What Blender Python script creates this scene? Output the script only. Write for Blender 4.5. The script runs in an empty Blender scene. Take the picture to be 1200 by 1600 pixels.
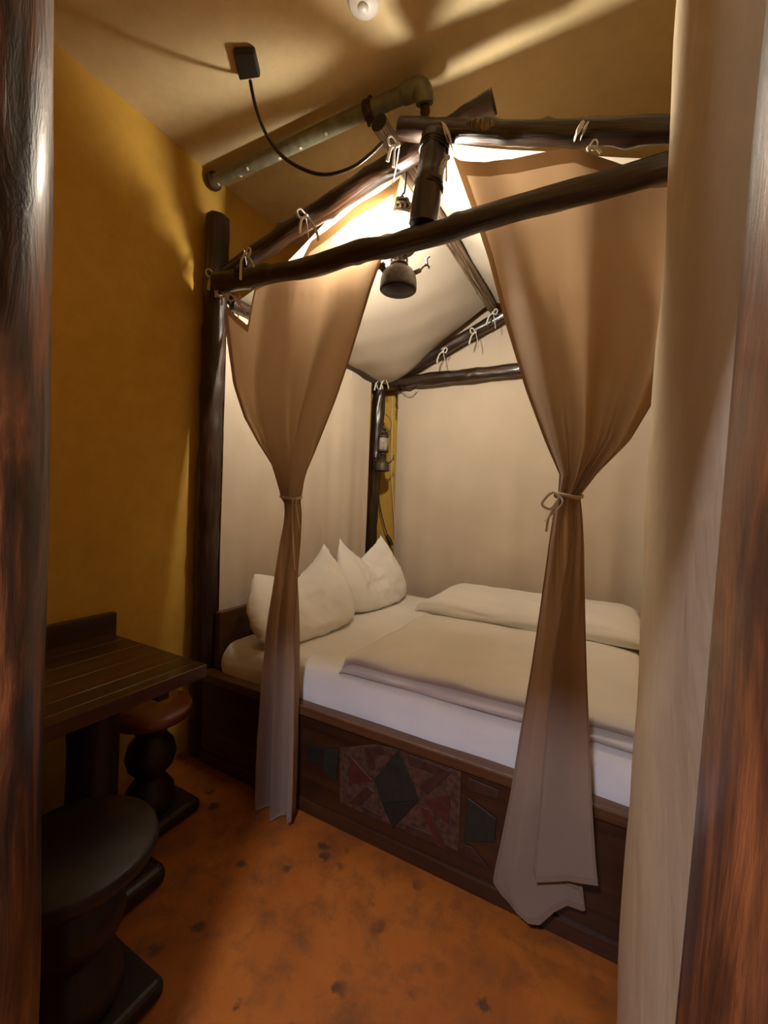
import bpy, bmesh, math, random
from mathutils import Vector, Matrix, noise

random.seed(7)
scene = bpy.context.scene
col = scene.collection

# ------------------------------------------------------------------ camera
FPX, YAW, PITCH, ROLL = 664.084, 0.492264, 0.031177, 0.041215
CAM = Vector((1.81057, -1.38096, 1.30))
F_ = Vector((-math.sin(YAW) * math.cos(PITCH), math.cos(YAW) * math.cos(PITCH), -math.sin(PITCH)))
R0 = F_.cross(Vector((0, 0, 1))).normalized()
U0 = R0.cross(F_)
R_ = R0 * math.cos(ROLL) + U0 * math.sin(ROLL)
U_ = -R0 * math.sin(ROLL) + U0 * math.cos(ROLL)
cd = bpy.data.cameras.new('camera')
cd.sensor_fit = 'VERTICAL'
cd.sensor_height = 24.0
cd.lens = FPX / 1600 * 24.0
cd.clip_start = 0.02
cam = bpy.data.objects.new('camera', cd)
cam.matrix_world = Matrix(((R_.x, U_.x, -F_.x, CAM.x), (R_.y, U_.y, -F_.y, CAM.y),
                           (R_.z, U_.z, -F_.z, CAM.z), (0, 0, 0, 1)))
col.objects.link(cam)
scene.camera = cam

# ------------------------------------------------------------------ world, light, exposure
w = bpy.data.worlds.new('world')
scene.world = w
w.use_nodes = True
w.node_tree.nodes['Background'].inputs[0].default_value = (0.5, 0.5, 0.6, 1)
w.node_tree.nodes['Background'].inputs[1].default_value = 0.0

LANTERN_STRENGTH = 660.0
LANTERN_COLOR = (1.0, 0.90, 0.73)
hl = bpy.data.lights.new('hall_ceiling_light', 'AREA')      # cool lamp of the hall behind the doorway
hl.shape = 'DISK'
hl.size = 0.17
hl.energy = 46.0
hl.color = (0.84, 0.82, 1.0)
hlo = bpy.data.objects.new('hall_ceiling_light', hl)
hlo.location = (1.62, -2.05, 2.18)
col.objects.link(hlo)

cyc = scene.cycles
cyc.max_bounces, cyc.diffuse_bounces, cyc.glossy_bounces, cyc.transmission_bounces = 7, 5, 3, 3
cyc.caustics_reflective = cyc.caustics_refractive = False
cyc.sample_clamp_indirect = 8.0
scene.view_settings.view_transform = 'Standard'
scene.view_settings.look = 'None'
scene.view_settings.exposure = 0.15
scene.view_settings.gamma = 1.0
scene.view_settings.use_curve_mapping = False


def P(u, v, ax, val):
    """the world point on the plane ax = val that stands at photo position u, v"""
    d = F_ + R_ * ((u - 600) / FPX) - U_ * ((v - 800) / FPX)
    i = 'xyz'.index(ax)
    return CAM + d * ((val - CAM[i]) / d[i])


def lerp(a, b, t):
    return a + (b - a) * t


def sstep(a, b, x):
    t = min(1, max(0, (x - a) / (b - a)))
    return t * t * (3 - 2 * t)


def interp(tab, x):
    if x <= tab[0][0]:
        return tab[0][1]
    for (x0, y0), (x1, y1) in zip(tab, tab[1:]):
        if x <= x1:
            return y0 + (y1 - y0) * (x - x0) / (x1 - x0)
    return tab[-1][1]


# ------------------------------------------------------------------ materials
class NT:
    def __init__(self, name):
        self.m = bpy.data.materials.new(name)
        self.m.use_nodes = True
        self.t = self.m.node_tree
        self.b = self.t.nodes['Principled BSDF']
        self.out = self.t.nodes['Material Output']

    def n(self, typ, **kw):
        nd = self.t.nodes.new(typ)
        for k, v in kw.items():
            if k.startswith('i_'):
                key = k[2:]
                nd.inputs[int(key) if key.isdigit() else key.replace('_', ' ')].default_value = v
            else:
                setattr(nd, k, v)
        return nd

    def l(self, a, b):
        self.t.links.new(a, b)

    def ramp(self, fac, stops):
        r = self.n('ShaderNodeValToRGB')
        e = r.color_ramp.elements
        while len(e) < len(stops):
            e.new(0.5)
        for q, (pos, c) in zip(e, stops):
            q.position = pos
            q.color = (*c, 1) if len(c) == 3 else c
        self.l(fac, r.inputs[0])
        return r

    def coords(self, kind='Object', scale=(1, 1, 1)):
        tc = self.n('ShaderNodeTexCoord')
        mp = self.n('ShaderNodeMapping')
        mp.inputs['Scale'].default_value = scale
        self.l(tc.outputs[kind], mp.inputs['Vector'])
        return mp.outputs[0]

    def noise(self, vec, scale, detail=4, rough=0.55, dist=0.0):
        q = self.n('ShaderNodeTexNoise')
        q.inputs['Scale'].default_value = scale
        q.inputs['Detail'].default_value = detail
        q.inputs['Roughness'].default_value = rough
        q.inputs['Distortion'].default_value = dist
        self.l(vec, q.inputs['Vector'])
        return q.outputs['Fac']

    def bump(self, h, strength=0.3, dist=0.01):
        q = self.n('ShaderNodeBump')
        q.inputs['Strength'].default_value = strength
        q.inputs['Distance'].default_value = dist
        self.l(h, q.inputs['Height'])
        self.l(q.outputs[0], self.b.inputs['Normal'])
        return q

    def mix(self, fac, a, b, blend='MIX'):
        q = self.n('ShaderNodeMix', data_type='RGBA', blend_type=blend)
        for s, x in ((q.inputs[0], fac), (q.inputs[6], a), (q.inputs[7], b)):
            if hasattr(x, 'links'):
                self.l(x, s)
            elif isinstance(x, (int, float)):
                s.default_value = x
            else:
                s.default_value = (*x, 1)
        return q.outputs[2]

    def base(self, x):
        if hasattr(x, 'links'):
            self.l(x, self.b.inputs['Base Color'])
        else:
            self.b.inputs['Base Color'].default_value = (*x, 1)

    def set(self, rough=0.5, metal=0.0, coat=0.0, spec=0.5, coat_rough=0.1):
        self.b.inputs['Roughness'].default_value = rough
        self.b.inputs['Metallic'].default_value = metal
        self.b.inputs['Coat Weight'].default_value = coat
        self.b.inputs['Coat Roughness'].default_value = coat_rough
        self.b.inputs['Specular IOR Level'].default_value = spec
        return self.m


def plaster(name, c0, c1, bump=0.35):
    k = NT(name)
    v = k.coords('Object')
    a = k.noise(v, 2.2, 5, 0.6, 0.4)
    b = k.noise(v, 14, 6, 0.65)
    c = k.mix(k.ramp(a, [(0.3, (0, 0, 0)), (0.72, (1, 1, 1))]).outputs[0], c0, c1)
    fine = k.ramp(b, [(0.3, (0.88, 0.88, 0.88)), (0.7, (1.0, 1.0, 1.0))]).outputs[0]
    k.base(k.mix(1.0, c, fine, 'MULTIPLY'))
    hh = k.noise(v, 7, 8, 0.6)
    k.bump(hh, bump, 0.012)
    return k.set(0.85, spec=0.2)


def log_wood(name, dark, mid, light, rough=0.34, coat=0.35, streak=9.0, bump=0.5, lo=0.42, hi=0.72):
    k = NT(name)
    v = k.coords('UV', (1, 1, 1))
    mp = k.n('ShaderNodeMapping')
    mp.inputs['Scale'].default_value = (streak, 1.6, 1)
    k.l(v, mp.inputs[0])
    oi = k.n('ShaderNodeObjectInfo')
    ad = k.n('ShaderNodeVectorMath', operation='MULTIPLY_ADD')
    k.l(oi.outputs['Random'], ad.inputs[0])
    ad.inputs[1].default_value = (31, 17, 5)
    k.l(mp.outputs[0], ad.inputs[2])
    a = k.noise(ad.outputs[0], 2.6, 7, 0.62, 0.5)
    b = k.noise(ad.outputs[0], 1.1, 4, 0.5, 1.2)
    c = k.ramp(a, [(0.3, dark), (lo + 0.08, mid), (hi + 0.06, light)]).outputs[0]
    k.base(k.mix(k.ramp(b, [(0.38, (0, 0, 0)), (0.62, (1, 1, 1))]).outputs[0], dark, c))
    k.bump(a, bump, 0.008)
    return k.set(rough, coat=coat, spec=0.5, coat_rough=0.18)


def board_wood(name, dark, light, axis='y', rough=0.32, coat=0.3):
    k = NT(name)
    sc = {'x': (0.6, 14, 14), 'y': (14, 0.6, 14), 'z': (14, 14, 0.6)}[axis]
    v = k.coords('Object', sc)
    oi = k.n('ShaderNodeObjectInfo')
    ad = k.n('ShaderNodeVectorMath', operation='MULTIPLY_ADD')
    k.l(oi.outputs['Random'], ad.inputs[0])
    ad.inputs[1].default_value = (13, 29, 7)
    k.l(v, ad.inputs[2])
    a = k.noise(ad.outputs[0], 1.6, 6, 0.6, 0.8)
    c = k.ramp(a, [(0.3, dark), (0.7, light)]).outputs[0]
    tint = k.ramp(oi.outputs['Random'], [(0, (0.65, 0.65, 0.65)), (1, (1.25, 1.15, 1.1))]).outputs[0]
    k.base(k.mix(1.0, c, tint, 'MULTIPLY'))
    k.bump(a, 0.15, 0.004)
    return k.set(rough, coat=coat)


def cloth(name, base, trans, tfac=0.35, weave=900, wrinkle=0.0, rough=0.9, stain=None):
    k = NT(name)
    v = k.coords('Object')
    n1 = k.noise(v, 3.0, 4, 0.5)
    c = k.mix(k.ramp(n1, [(0.35, (0, 0, 0)), (0.7, (1, 1, 1))]).outputs[0], tuple(x * 0.9 for x in base), base)
    k.base(c)
    fine = k.noise(v, weave, 2, 0.5)
    bp = k.bump(fine, 0.12, 0.002)
    if wrinkle:
        wv = k.noise(v, 9, 5, 0.6, 0.6)
        b2 = k.n('ShaderNodeBump')
        b2.inputs['Strength'].default_value = wrinkle
        b2.inputs['Distance'].default_value = 0.03
        k.l(wv, b2.inputs['Height'])
        k.l(b2.outputs[0], bp.inputs['Normal'])
    k.set(rough, spec=0.15)
    k.b.inputs['Sheen Weight'].default_value = 0.15
    if tfac:
        tr = k.n('ShaderNodeBsdfTranslucent')
        tr.inputs[0].default_value = (*trans, 1)
        k.l(bp.outputs[0], tr.inputs[1])
        mx = k.n('ShaderNodeMixShader')
        mx.inputs[0].default_value = tfac
        k.l(k.b.outputs[0], mx.inputs[1])
        k.l(tr.outputs[0], mx.inputs[2])
        k.l(mx.outputs[0], k.out.inputs[0])
    return k.m


def plain(name, c, rough=0.5, metal=0.0, coat=0.0, bump=0.0, var=0.0, scale=30):
    k = NT(name)
    v = k.coords('Object')
    n1 = k.noise(v, scale, 5, 0.6)
    k.base(k.mix(k.ramp(n1, [(0.35, (0, 0, 0)), (0.65, (1, 1, 1))]).outputs[0], tuple(x * (1 - var) for x in c), c))
    if bump:
        k.bump(n1, bump, 0.003)
    return k.set(rough, metal, coat)


M = {}
M['wall'] = plaster('ochre_plaster', (0.54, 0.325, 0.056), (0.62, 0.38, 0.075), 0.3)
M['ceiling'] = plaster('cream_plaster', (0.70, 0.56, 0.32), (0.74, 0.60, 0.36), 0.25)
M['pale_wall'] = plaster('pale_plaster', (0.54, 0.43, 0.29), (0.60, 0.48, 0.33), 0.35)
M['hall'] = plaster('hall_plaster', (0.45, 0.36, 0.26), (0.5, 0.4, 0.3), 0.2)
M['log'] = log_wood('dark_varnished_log', (0.010, 0.0045, 0.002), (0.030, 0.011, 0.004), (0.10, 0.036, 0.012))
M['log_post'] = log_wood('dark_bark_post', (0.012, 0.005, 0.003), (0.032, 0.012, 0.005), (0.11, 0.036, 0.012), 0.42, 0.15)
M['log_end'] = plain('sawn_log_end', (0.012, 0.006, 0.003), 0.7, bump=0.3, var=0.5)
M['door_log'] = log_wood('door_log_wood', (0.016, 0.007, 0.004), (0.085, 0.028, 0.010), (0.36, 0.12, 0.035), 0.42, 0.3, 6.0, 0.7, 0.38, 0.58)
M['bark'] = log_wood('peeling_pale_bark', (0.05, 0.026, 0.012), (0.28, 0.19, 0.11), (0.62, 0.5, 0.36), 0.6, 0.0, 12.0, 0.8)
M['desk'] = board_wood('dark_desk_wood', (0.020, 0.007, 0.003), (0.085, 0.030, 0.012), 'y', 0.3, 0.3)
M['desk_edge'] = board_wood('dark_desk_edge', (0.012, 0.005, 0.002), (0.05, 0.018, 0.007), 'y', 0.35, 0.2)
M['stool_seat'] = board_wood('red_brown_seat', (0.09, 0.024, 0.007), (0.20, 0.055, 0.014), 'y', 0.3, 0.4)
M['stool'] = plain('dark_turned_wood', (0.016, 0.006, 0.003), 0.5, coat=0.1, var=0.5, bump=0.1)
M['bed'] = board_wood('dark_bed_wood', (0.022, 0.008, 0.003), (0.060, 0.023, 0.008), 'x', 0.4, 0.15)
M['bed_rail'] = board_wood('brown_bed_rail', (0.07, 0.028, 0.009), (0.17, 0.075, 0.028), 'x', 0.4, 0.2)
M['headboard'] = board_wood('brown_headboard', (0.07, 0.026, 0.008), (0.16, 0.066, 0.022), 'y', 0.4, 0.2)
M['inlay_dark'] = plain('blackened_paint', (0.016, 0.012, 0.010), 0.6, var=0.4, bump=0.2)
M['inlay_green'] = plain('green_black_paint', (0.018, 0.020, 0.012), 0.6, var=0.4, bump=0.2)
M['inlay_red'] = plain('dull_red_paint', (0.085, 0.016, 0.010), 0.6, var=0.4, bump=0.2)
M['inlay_brown'] = plain('brown_paint', (0.062, 0.020, 0.010), 0.6, var=0.4, bump=0.2)
M['inlay_ground'] = plain('speckled_tan_paint', (0.11, 0.045, 0.022), 0.7, var=0.7, bump=0.25, scale=45)
M['sheet'] = cloth('white_sheet', (0.84, 0.82, 0.79), (0.7, 0.7, 0.7), 0.0, 700, 0.10)
M['pillow'] = cloth('white_pillowcase', (0.84, 0.82, 0.79), (0.7, 0.7, 0.7), 0.0, 700, 0.22)
M['duvet'] = cloth('white_duvet_cover', (0.84, 0.82, 0.79), (0.7, 0.7, 0.7), 0.0, 700, 0.14)
M['curtain'] = cloth('tan_curtain_cloth', (0.42, 0.315, 0.235), (0.46, 0.30, 0.175), 0.42, 700)
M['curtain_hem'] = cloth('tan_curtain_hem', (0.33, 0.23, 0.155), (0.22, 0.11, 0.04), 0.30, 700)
M['canvas'] = cloth('cream_canvas', (0.60, 0.52, 0.42), (0.40, 0.30, 0.19), 0.14, 500)
M['back_canvas'] = cloth('beige_canvas', (0.62, 0.52, 0.41), (0.35, 0.26, 0.16), 0.08, 500)
M['ribbon'] = cloth('white_cotton_ribbon', (0.72, 0.68, 0.62), (0.6, 0.55, 0.5), 0.2, 500)
M['rope'] = cloth('beige_cord', (0.55, 0.46, 0.36), (0.5, 0.4, 0.3), 0.0, 400)
M['lamp_metal'] = plain('grey_lantern_metal', (0.12, 0.10, 0.085), 0.55, 0.3, var=0.4, bump=0.15, scale=60)
M['lamp_dark'] = plain('dark_lantern_base', (0.035, 0.028, 0.03), 0.5, 0.2, var=0.3)
M['old_metal'] = plain('old_olive_lantern_metal', (0.10, 0.075, 0.045), 0.5, 0.5, var=0.5, bump=0.2, scale=80)
M['glass_old'] = plain('milky_lantern_glass', (0.38, 0.34, 0.31), 0.15, 0.0, coat=0.6, var=0.25, scale=20)
M['black'] = plain('black_plastic', (0.012, 0.008, 0.006), 0.5, var=0.2)
M['cable'] = plain('black_cable', (0.012, 0.006, 0.005), 0.45)
M['pipe'] = plain('green_grey_pipe_paint', (0.24, 0.23, 0.15), 0.5, 0.15, bump=0.3, var=0.45, scale=22)
M['rust'] = plain('rusty_fitting', (0.11, 0.05, 0.018), 0.6, 0.5, var=0.6, bump=0.4, scale=60)
M['speck'] = plain('pale_paint_speck', (0.6, 0.55, 0.42), 0.7)
M['white_plastic'] = plain('white_plastic', (0.78, 0.76, 0.72), 0.35)
M['wire'] = plain('dark_binding_wire', (0.02, 0.014, 0.01), 0.5, 0.4)


def glow(name, c, s):
    k = NT(name)
    k.base((0.9, 0.9, 0.85))
    k.b.inputs['Emission Color'].default_value = (*c, 1)
    k.b.inputs['Emission Strength'].default_value = s
    return k.m


M['glow'] = glow('glowing_lantern_glass', LANTERN_COLOR, LANTERN_STRENGTH)


def floor_mat():
    k = NT('stained_terracotta_floor')
    v = k.coords('Object')
    a = k.noise(v, 2.4, 6, 0.62, 0.5)
    b = k.noise(v, 9, 6, 0.7, 0.3)
    c = k.ramp(a, [(0.28, (0.18, 0.050, 0.009)), (0.52, (0.34, 0.098, 0.013)), (0.75, (0.42, 0.135, 0.020))]).outputs[0]
    blot = k.ramp(b, [(0.47, (0, 0, 0)), (0.70, (0.75, 0.75, 0.75))]).outputs[0]
    c = k.mix(blot, c, (0.12, 0.050, 0.018))
    vo = k.n('ShaderNodeTexVoronoi', feature='F1')
    vo.inputs['Scale'].default_value = 9
    vo.inputs['Randomness'].default_value = 1.0
    wob = k.noise(v, 30, 3, 0.6)
    ad = k.n('ShaderNodeVectorMath', operation='ADD')
    sc = k.n('ShaderNodeVectorMath', operation='SCALE')
    sc.inputs['Scale'].default_value = 0.05
    cx = k.n('ShaderNodeCombineXYZ')
    for i in range(3):
        k.l(wob, cx.inputs[i])
    k.l(cx.outputs[0], sc.inputs[0])
    k.l(v, ad.inputs[0])
    k.l(sc.outputs[0], ad.inputs[1])
    k.l(ad.outputs[0], vo.inputs['Vector'])
    spot = k.ramp(vo.outputs['Distance'], [(0.14, (1, 1, 1)), (0.25, (0, 0, 0))]).outputs[0]
    gate = k.ramp(k.noise(v, 3.3, 3, 0.5), [(0.44, (0, 0, 0)), (0.56, (0.9, 0.9, 0.9))]).outputs[0]
    m2 = k.mix(1.0, spot, gate, 'MULTIPLY')
    c = k.mix(m2, c, (0.070, 0.030, 0.013))
    k.base(c)
    k.bump(b, 0.25, 0.006)
    return k.set(0.5, spec=0.35)


M['floor'] = floor_mat()


# ------------------------------------------------------------------ mesh builder
class MB:
    def __init__(self):
        self.v, self.f, self.uv, self.mi, self.sm = [], [], [], [], []

    def face(self, idx, uv=None, mi=0, smooth=True):
        self.f.append(tuple(idx))
        self.uv.append(uv or [(0.0, 0.0)] * len(idx))
        self.mi.append(mi)
        self.sm.append(smooth)

    def tube(self, pts, rad, n=12, rough=0.0, seed=0, caps=True, capmi=0, res=None, freq=6.0, flat=1.0, knots=()):
        pts = [Vector(p) for p in pts]
        if not isinstance(rad, (list, tuple)):
            rad = [rad] * len(pts)
        if res:
            pts, rad = resample(pts, rad, res)
        m = len(pts)
        T = []
        for i in range(m):
            a, b = pts[max(0, i - 1)], pts[min(m - 1, i + 1)]
            T.append((b - a).normalized())
        ref = Vector((0, 0, 1)) if abs(T[0].z) < 0.9 else Vector((0, 1, 0))
        N = (ref - T[0] * ref.dot(T[0])).normalized()
        o = len(self.v)
        L = 0.0
        Ls = []
        for i in range(m):
            if i:
                L += (pts[i] - pts[i - 1]).length
                N = (N - T[i] * N.dot(T[i])).normalized()
            Ls.append(L)
            B = T[i].cross(N)
            for j in range(n):
                a = 2 * math.pi * j / n
                d = N * math.cos(a) + B * (math.sin(a) * flat)
                r = rad[i]
                if rough:
                    q = Vector((math.cos(a) * 1.3 + seed * 7.1, math.sin(a) * 1.3 - seed * 3.3, L * freq))
                    q2 = Vector((math.cos(a) * 5 + seed, math.sin(a) * 5, L * freq * 1.3))
                    r *= 1 + rough * noise.noise(q) + rough * 0.45 * noise.noise(q2)
                for ka, kl, kh, ks in knots:
                    da = math.atan2(math.sin(a - ka), math.cos(a - ka)) * rad[i]
                    r += kh * math.exp(-(da * da + (L - kl) ** 2) / (ks * ks))
                self.v.append(pts[i] + d * r)
        for i in range(m - 1):
            for j in range(n):
                k = (j + 1) % n
                self.face((o + i * n + j, o + i * n + k, o + (i + 1) * n + k, o + (i + 1) * n + j),
                          [(j / n, Ls[i]), ((j + 1) / n, Ls[i]), ((j + 1) / n, Ls[i + 1]), (j / n, Ls[i + 1])])
        if caps:
            self.face([o + j for j in range(n)][::-1], None, capmi, False)
            self.face([o + (m - 1) * n + j for j in range(n)], None, capmi, False)
        return self

    def lathe(self, prof, c=(0, 0, 0), n=24, axis=None):
        """prof: (radius, height) pairs, turned about +z (or axis) at c"""
        c = Vector(c)
        rot = Matrix.Identity(3) if axis is None else Vector((0, 0, 1)).rotation_difference(Vector(axis)).to_matrix()
        o = len(self.v)
        for r, z in prof:
            for j in range(n):
                a = 2 * math.pi * j / n
                self.v.append(c + rot @ Vector((max(r, 1e-5) * math.cos(a), max(r, 1e-5) * math.sin(a), z)))
        for i in range(len(prof) - 1):
            for j in range(n):
                k = (j + 1) % n
                self.face((o + i * n + j, o + i * n + k, o + (i + 1) * n + k, o + (i + 1) * n + j))
        if prof[0][0] > 1e-4:
            self.face([o + j for j in range(n)][::-1], smooth=False)
        if prof[-1][0] > 1e-4:
            self.face([o + (len(prof) - 1) * n + j for j in range(n)], smooth=False)
        return self

    def box(self, a, b):
        o = len(self.v)
        (x0, y0, z0), (x1, y1, z1) = a, b
        for z in (z0, z1):
            for x, y in ((x0, y0), (x1, y0), (x1, y1), (x0, y1)):
                self.v.append(Vector((x, y, z)))
        for q in ((0, 3, 2, 1), (4, 5, 6, 7), (0, 1, 5, 4), (1, 2, 6, 5), (2, 3, 7, 6), (3, 0, 4, 7)):
            self.face([o + i for i in q], smooth=False)
        return self

    def prism(self, poly, off, smooth=False):
        """poly: list of 3D points, swept by the vector off"""
        o = len(self.v)
        n = len(poly)
        off = Vector(off)
        for p in poly:
            self.v.append(Vector(p))
        for p in poly:
            self.v.append(Vector(p) + off)
        self.face(range(o + n - 1, o - 1, -1), smooth=False)
        self.face(range(o + n, o + 2 * n), smooth=False)
        for i in range(n):
            k = (i + 1) % n
            self.face((o + i, o + k, o + n + k, o + n + i), smooth=smooth)
        return self

    def grid(self, fn, nu, nv, closed_u=False):
        o = len(self.v)
        cu = nu if closed_u else nu + 1
        for j in range(nv + 1):
            for i in range(cu):
                self.v.append(Vector(fn(i / nu, j / nv)))
        for j in range(nv):
            for i in range(nu):
                k = (i + 1) % cu
                self.face((o + j * cu + i, o + j * cu + k, o + (j + 1) * cu + k, o + (j + 1) * cu + i),
                          [(i / nu, j / nv), ((i + 1) / nu, j / nv), ((i + 1) / nu, (j + 1) / nv), (i / nu, (j + 1) / nv)])
        return self

    def build(self, name, mat, parent=None, bevel=0.0, segs=2, subsurf=0):
        me = bpy.data.meshes.new(name)
        me.from_pydata([tuple(p) for p in self.v], [], self.f)
        mats = mat if isinstance(mat, (list, tuple)) else [mat]
        for q in mats:
            me.materials.append(M[q] if isinstance(q, str) else q)
        ul = me.uv_layers.new(name='UVMap')
        for p in me.polygons:
            p.material_index = self.mi[p.index]
            p.use_smooth = self.sm[p.index]
            for k, li in enumerate(p.loop_indices):
                ul.data[li].uv = self.uv[p.index][k]
        bm = bmesh.new()
        bm.from_mesh(me)
        bmesh.ops.recalc_face_normals(bm, faces=bm.faces)
        if bevel:
            ed = [e for e in bm.edges if len(e.link_faces) == 2 and e.calc_face_angle(0) > 0.5]
            bmesh.ops.bevel(bm, geom=ed, offset=bevel, segments=segs, profile=0.5, affect='EDGES')
        bm.to_mesh(me)
        bm.free()
        o = bpy.data.objects.new(name, me)
        col.objects.link(o)
        if parent is not None:
            o.parent = parent
            o.matrix_parent_inverse = parent.matrix_basis.inverted()
        if subsurf:
            md = o.modifiers.new('smooth', 'SUBSURF')
            md.levels = md.render_levels = subsurf
        return o


def resample(pts, rad, m):
    out, ro = [], []
    n = len(pts) - 1
    for i in range(m + 1):
        t = i / m * n
        k = min(int(t), n - 1)
        s = t - k
        p0, p1, p2, p3 = pts[max(0, k - 1)], pts[k], pts[k + 1], pts[min(n, k + 2)]
        q = 0.5 * ((2 * p1) + (p2 - p0) * s + (2 * p0 - 5 * p1 + 4 * p2 - p3) * s * s + (3 * p1 - p0 - 3 * p2 + p3) * s ** 3)
        out.append(q)
        ro.append(lerp(rad[k], rad[k + 1], s))
    return out, ro


def tag(o, label, cat, group=None):
    o['label'] = label
    o['category'] = cat
    if group:
        o['group'] = group
    return o


def thing(name, label, cat, loc=(0, 0, 0), group=None):
    o = bpy.data.objects.new(name, None)
    o.empty_display_size = 0.05
    o.location = loc
    col.objects.link(o)
    return tag(o, label, cat, group)


def struct(o, label=None):
    o['kind'] = 'structure'
    if label:
        o['label'] = label
    return o


# ------------------------------------------------------------------ the room
H = 2.86
struct(MB().box((-0.2, -4.2, -0.1), (3.4, 2.0, 0.0)).build('floor', 'floor'), 'stained terracotta orange concrete floor')
struct(MB().box((-0.2, -1.16, H), (2.6, 2.0, H + 0.1)).build('ceiling', 'ceiling'), 'cream plastered ceiling above the canopy bed')


def rough_wall(name, fn, nu, nv, mat, label):
    return struct(MB().grid(fn, nu, nv).build(name, mat), label)


def wl(u, v):
    y, z = lerp(-1.3, 1.95, u), lerp(-0.02, H + 0.02, v)
    return (0.007 * noise.noise((0, y * 2.2, z * 2.2)) - 0.006, y, z)


rough_wall('wall_left', wl, 60, 50, 'wall', 'ochre yellow plaster wall beside the desk and bed')
struct(MB().box((-0.2, -1.3, -0.05), (-0.02, 1.95, H + 0.05)).build('wall_side', 'wall'), 'solid backing of the ochre wall')
struct(MB().box((-0.1, 1.83, 0), (2.6, 1.95, H)).build('wall_back', 'wall'), 'ochre plaster wall behind the bed')
struct(MB().box((2.30, -0.3, 0), (2.42, 1.9, H)).build('wall_alcove', 'wall'), 'ochre wall at the foot of the bed')

# pale rounded partition on the right: side face x = 1.876, far corner rounded
prof = []
xs, ye, rr = 1.876, -0.235, 0.07
prof.append((xs, -1.16))
prof.append((xs, -0.7))
for i in range(9):
    a = i / 8 * math.pi / 2
    prof.append((xs + rr - rr * math.cos(a), ye - rr + rr * math.sin(a)))
prof.append((2.42, ye))


def wr(u, v):
    t = u * (len(prof) - 1)
    k = min(int(t), len(prof) - 2)
    x, y = lerp(prof[k][0], prof[k + 1][0], t - k), lerp(prof[k][1], prof[k + 1][1], t - k)
    z = v * H
    d = 0.005 * noise.noise((x * 3, y * 3, z * 2.5)) + 0.003 * noise.noise((x * 8, y * 8, z * 7))
    return (x + d, y - d * 0.5, z)


rough_wall('wall_right', wr, 88, 70, 'pale_wall', 'pale plastered partition with a rounded corner on the right')

# doorway wall (behind the two log jambs) and the hall the photo is taken from
struct(MB().box((-0.1, -1.30, 0), (1.00, -1.18, H)).build('wall_front', 'wall'), 'doorway wall beside the left log')
struct(MB().box((1.98, -1.30, 0), (2.6, -1.14, H)).build('wall_front_pier', 'wall'), 'doorway wall beside the right log')
struct(MB().box((1.00, -1.30, 2.10), (1.98, -1.18, H)).build('wall_front_lintel', 'wall'), 'wall above the doorway')
struct(MB().box((0.86, -1.42, 1.70), (2.12, -1.302, 2.62)).build('light_block_1', 'hall'), 'unseen block added on the hall side to cut the lamp light')  # added out of view, shaped to keep hall lamp light off the upper room
struct(MB().box((-0.2, -4.2, 2.62), (3.4, -1.30, 2.72)).build('ceiling_hall', 'hall'), 'hall ceiling')
struct(MB().box((-0.2, -4.3, 0), (3.4, -4.2, 2.7)).build('wall_hall_end', 'hall'), 'hall end wall')
struct(MB().box((-0.3, -4.2, 0), (-0.2, -1.2, 2.7)).build('wall_hall_side', 'hall'), 'hall side wall')
struct(MB().box((3.4, -4.2, 0), (3.5, -1.2, 2.7)).build('wall_hall_far_side', 'hall'), 'hall far side wall')
struct(MB().box((2.6, -1.30, 0), (3.4, -1.2, 2.7)).build('wall_hall_return', 'hall'), 'hall return wall')


# ------------------------------------------------------------------ log jambs of the doorway
def door_post(cx, cy, r, seed, label, lean=(0, 0), rs=None):
    t = thing('door_post', label, 'post', (cx, cy, 0))
    pts = [(cx + lean[0] * (z - 1.3) + 0.008 * noise.noise((z * 1.1, seed, 0)),
            cy + lean[1] * (z - 1.3) + 0.008 * noise.noise((z * 1.1, 5, seed)), z) for z in [i * 0.1 for i in range(24)]]
    MB().tube(pts, [r * (1 + 0.05 * noise.noise((p[2] * 1.7, seed, 9))) for p in pts], 64, 0.05, seed, res=150, freq=2.0).build('trunk', 'door_log', t)
    return t


door_post(1.072, -1.172, 0.10, 1.0, 'thick glossy brown log jamb at the left edge, beside the desk')
door_post(1.980, -1.108, 0.12, 2.0, 'dark glossy log jamb at the right edge, beside the pale partition', (0.02, 0.0))

# ------------------------------------------------------------------ canopy frame of logs
fr = thing('bed_canopy', 'dark log canopy frame with posts, beams and gable over the bed', 'canopy', (0.06, 0.05, 0))


def log(name, pts, r, seed, mat='log', parent=fr, rough=0.10, res=40, n=20):
    rnd = random.Random(seed)
    ln = sum((Vector(b) - Vector(a)).length for a, b in zip(pts, pts[1:]))
    kn = [(rnd.uniform(0, 6.28), rnd.uniform(0.08, ln - 0.05), rnd.uniform(0.005, 0.010), rnd.uniform(0.014, 0.028)) for _ in range(int(3 + ln * 4))]
    return MB().tube(pts, r, 28, rough * 1.3, seed, True, 1, max(res, int(ln / 0.016)), 8.0, 1.0, kn).build(name, [mat, 'log_end'], parent)


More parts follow.
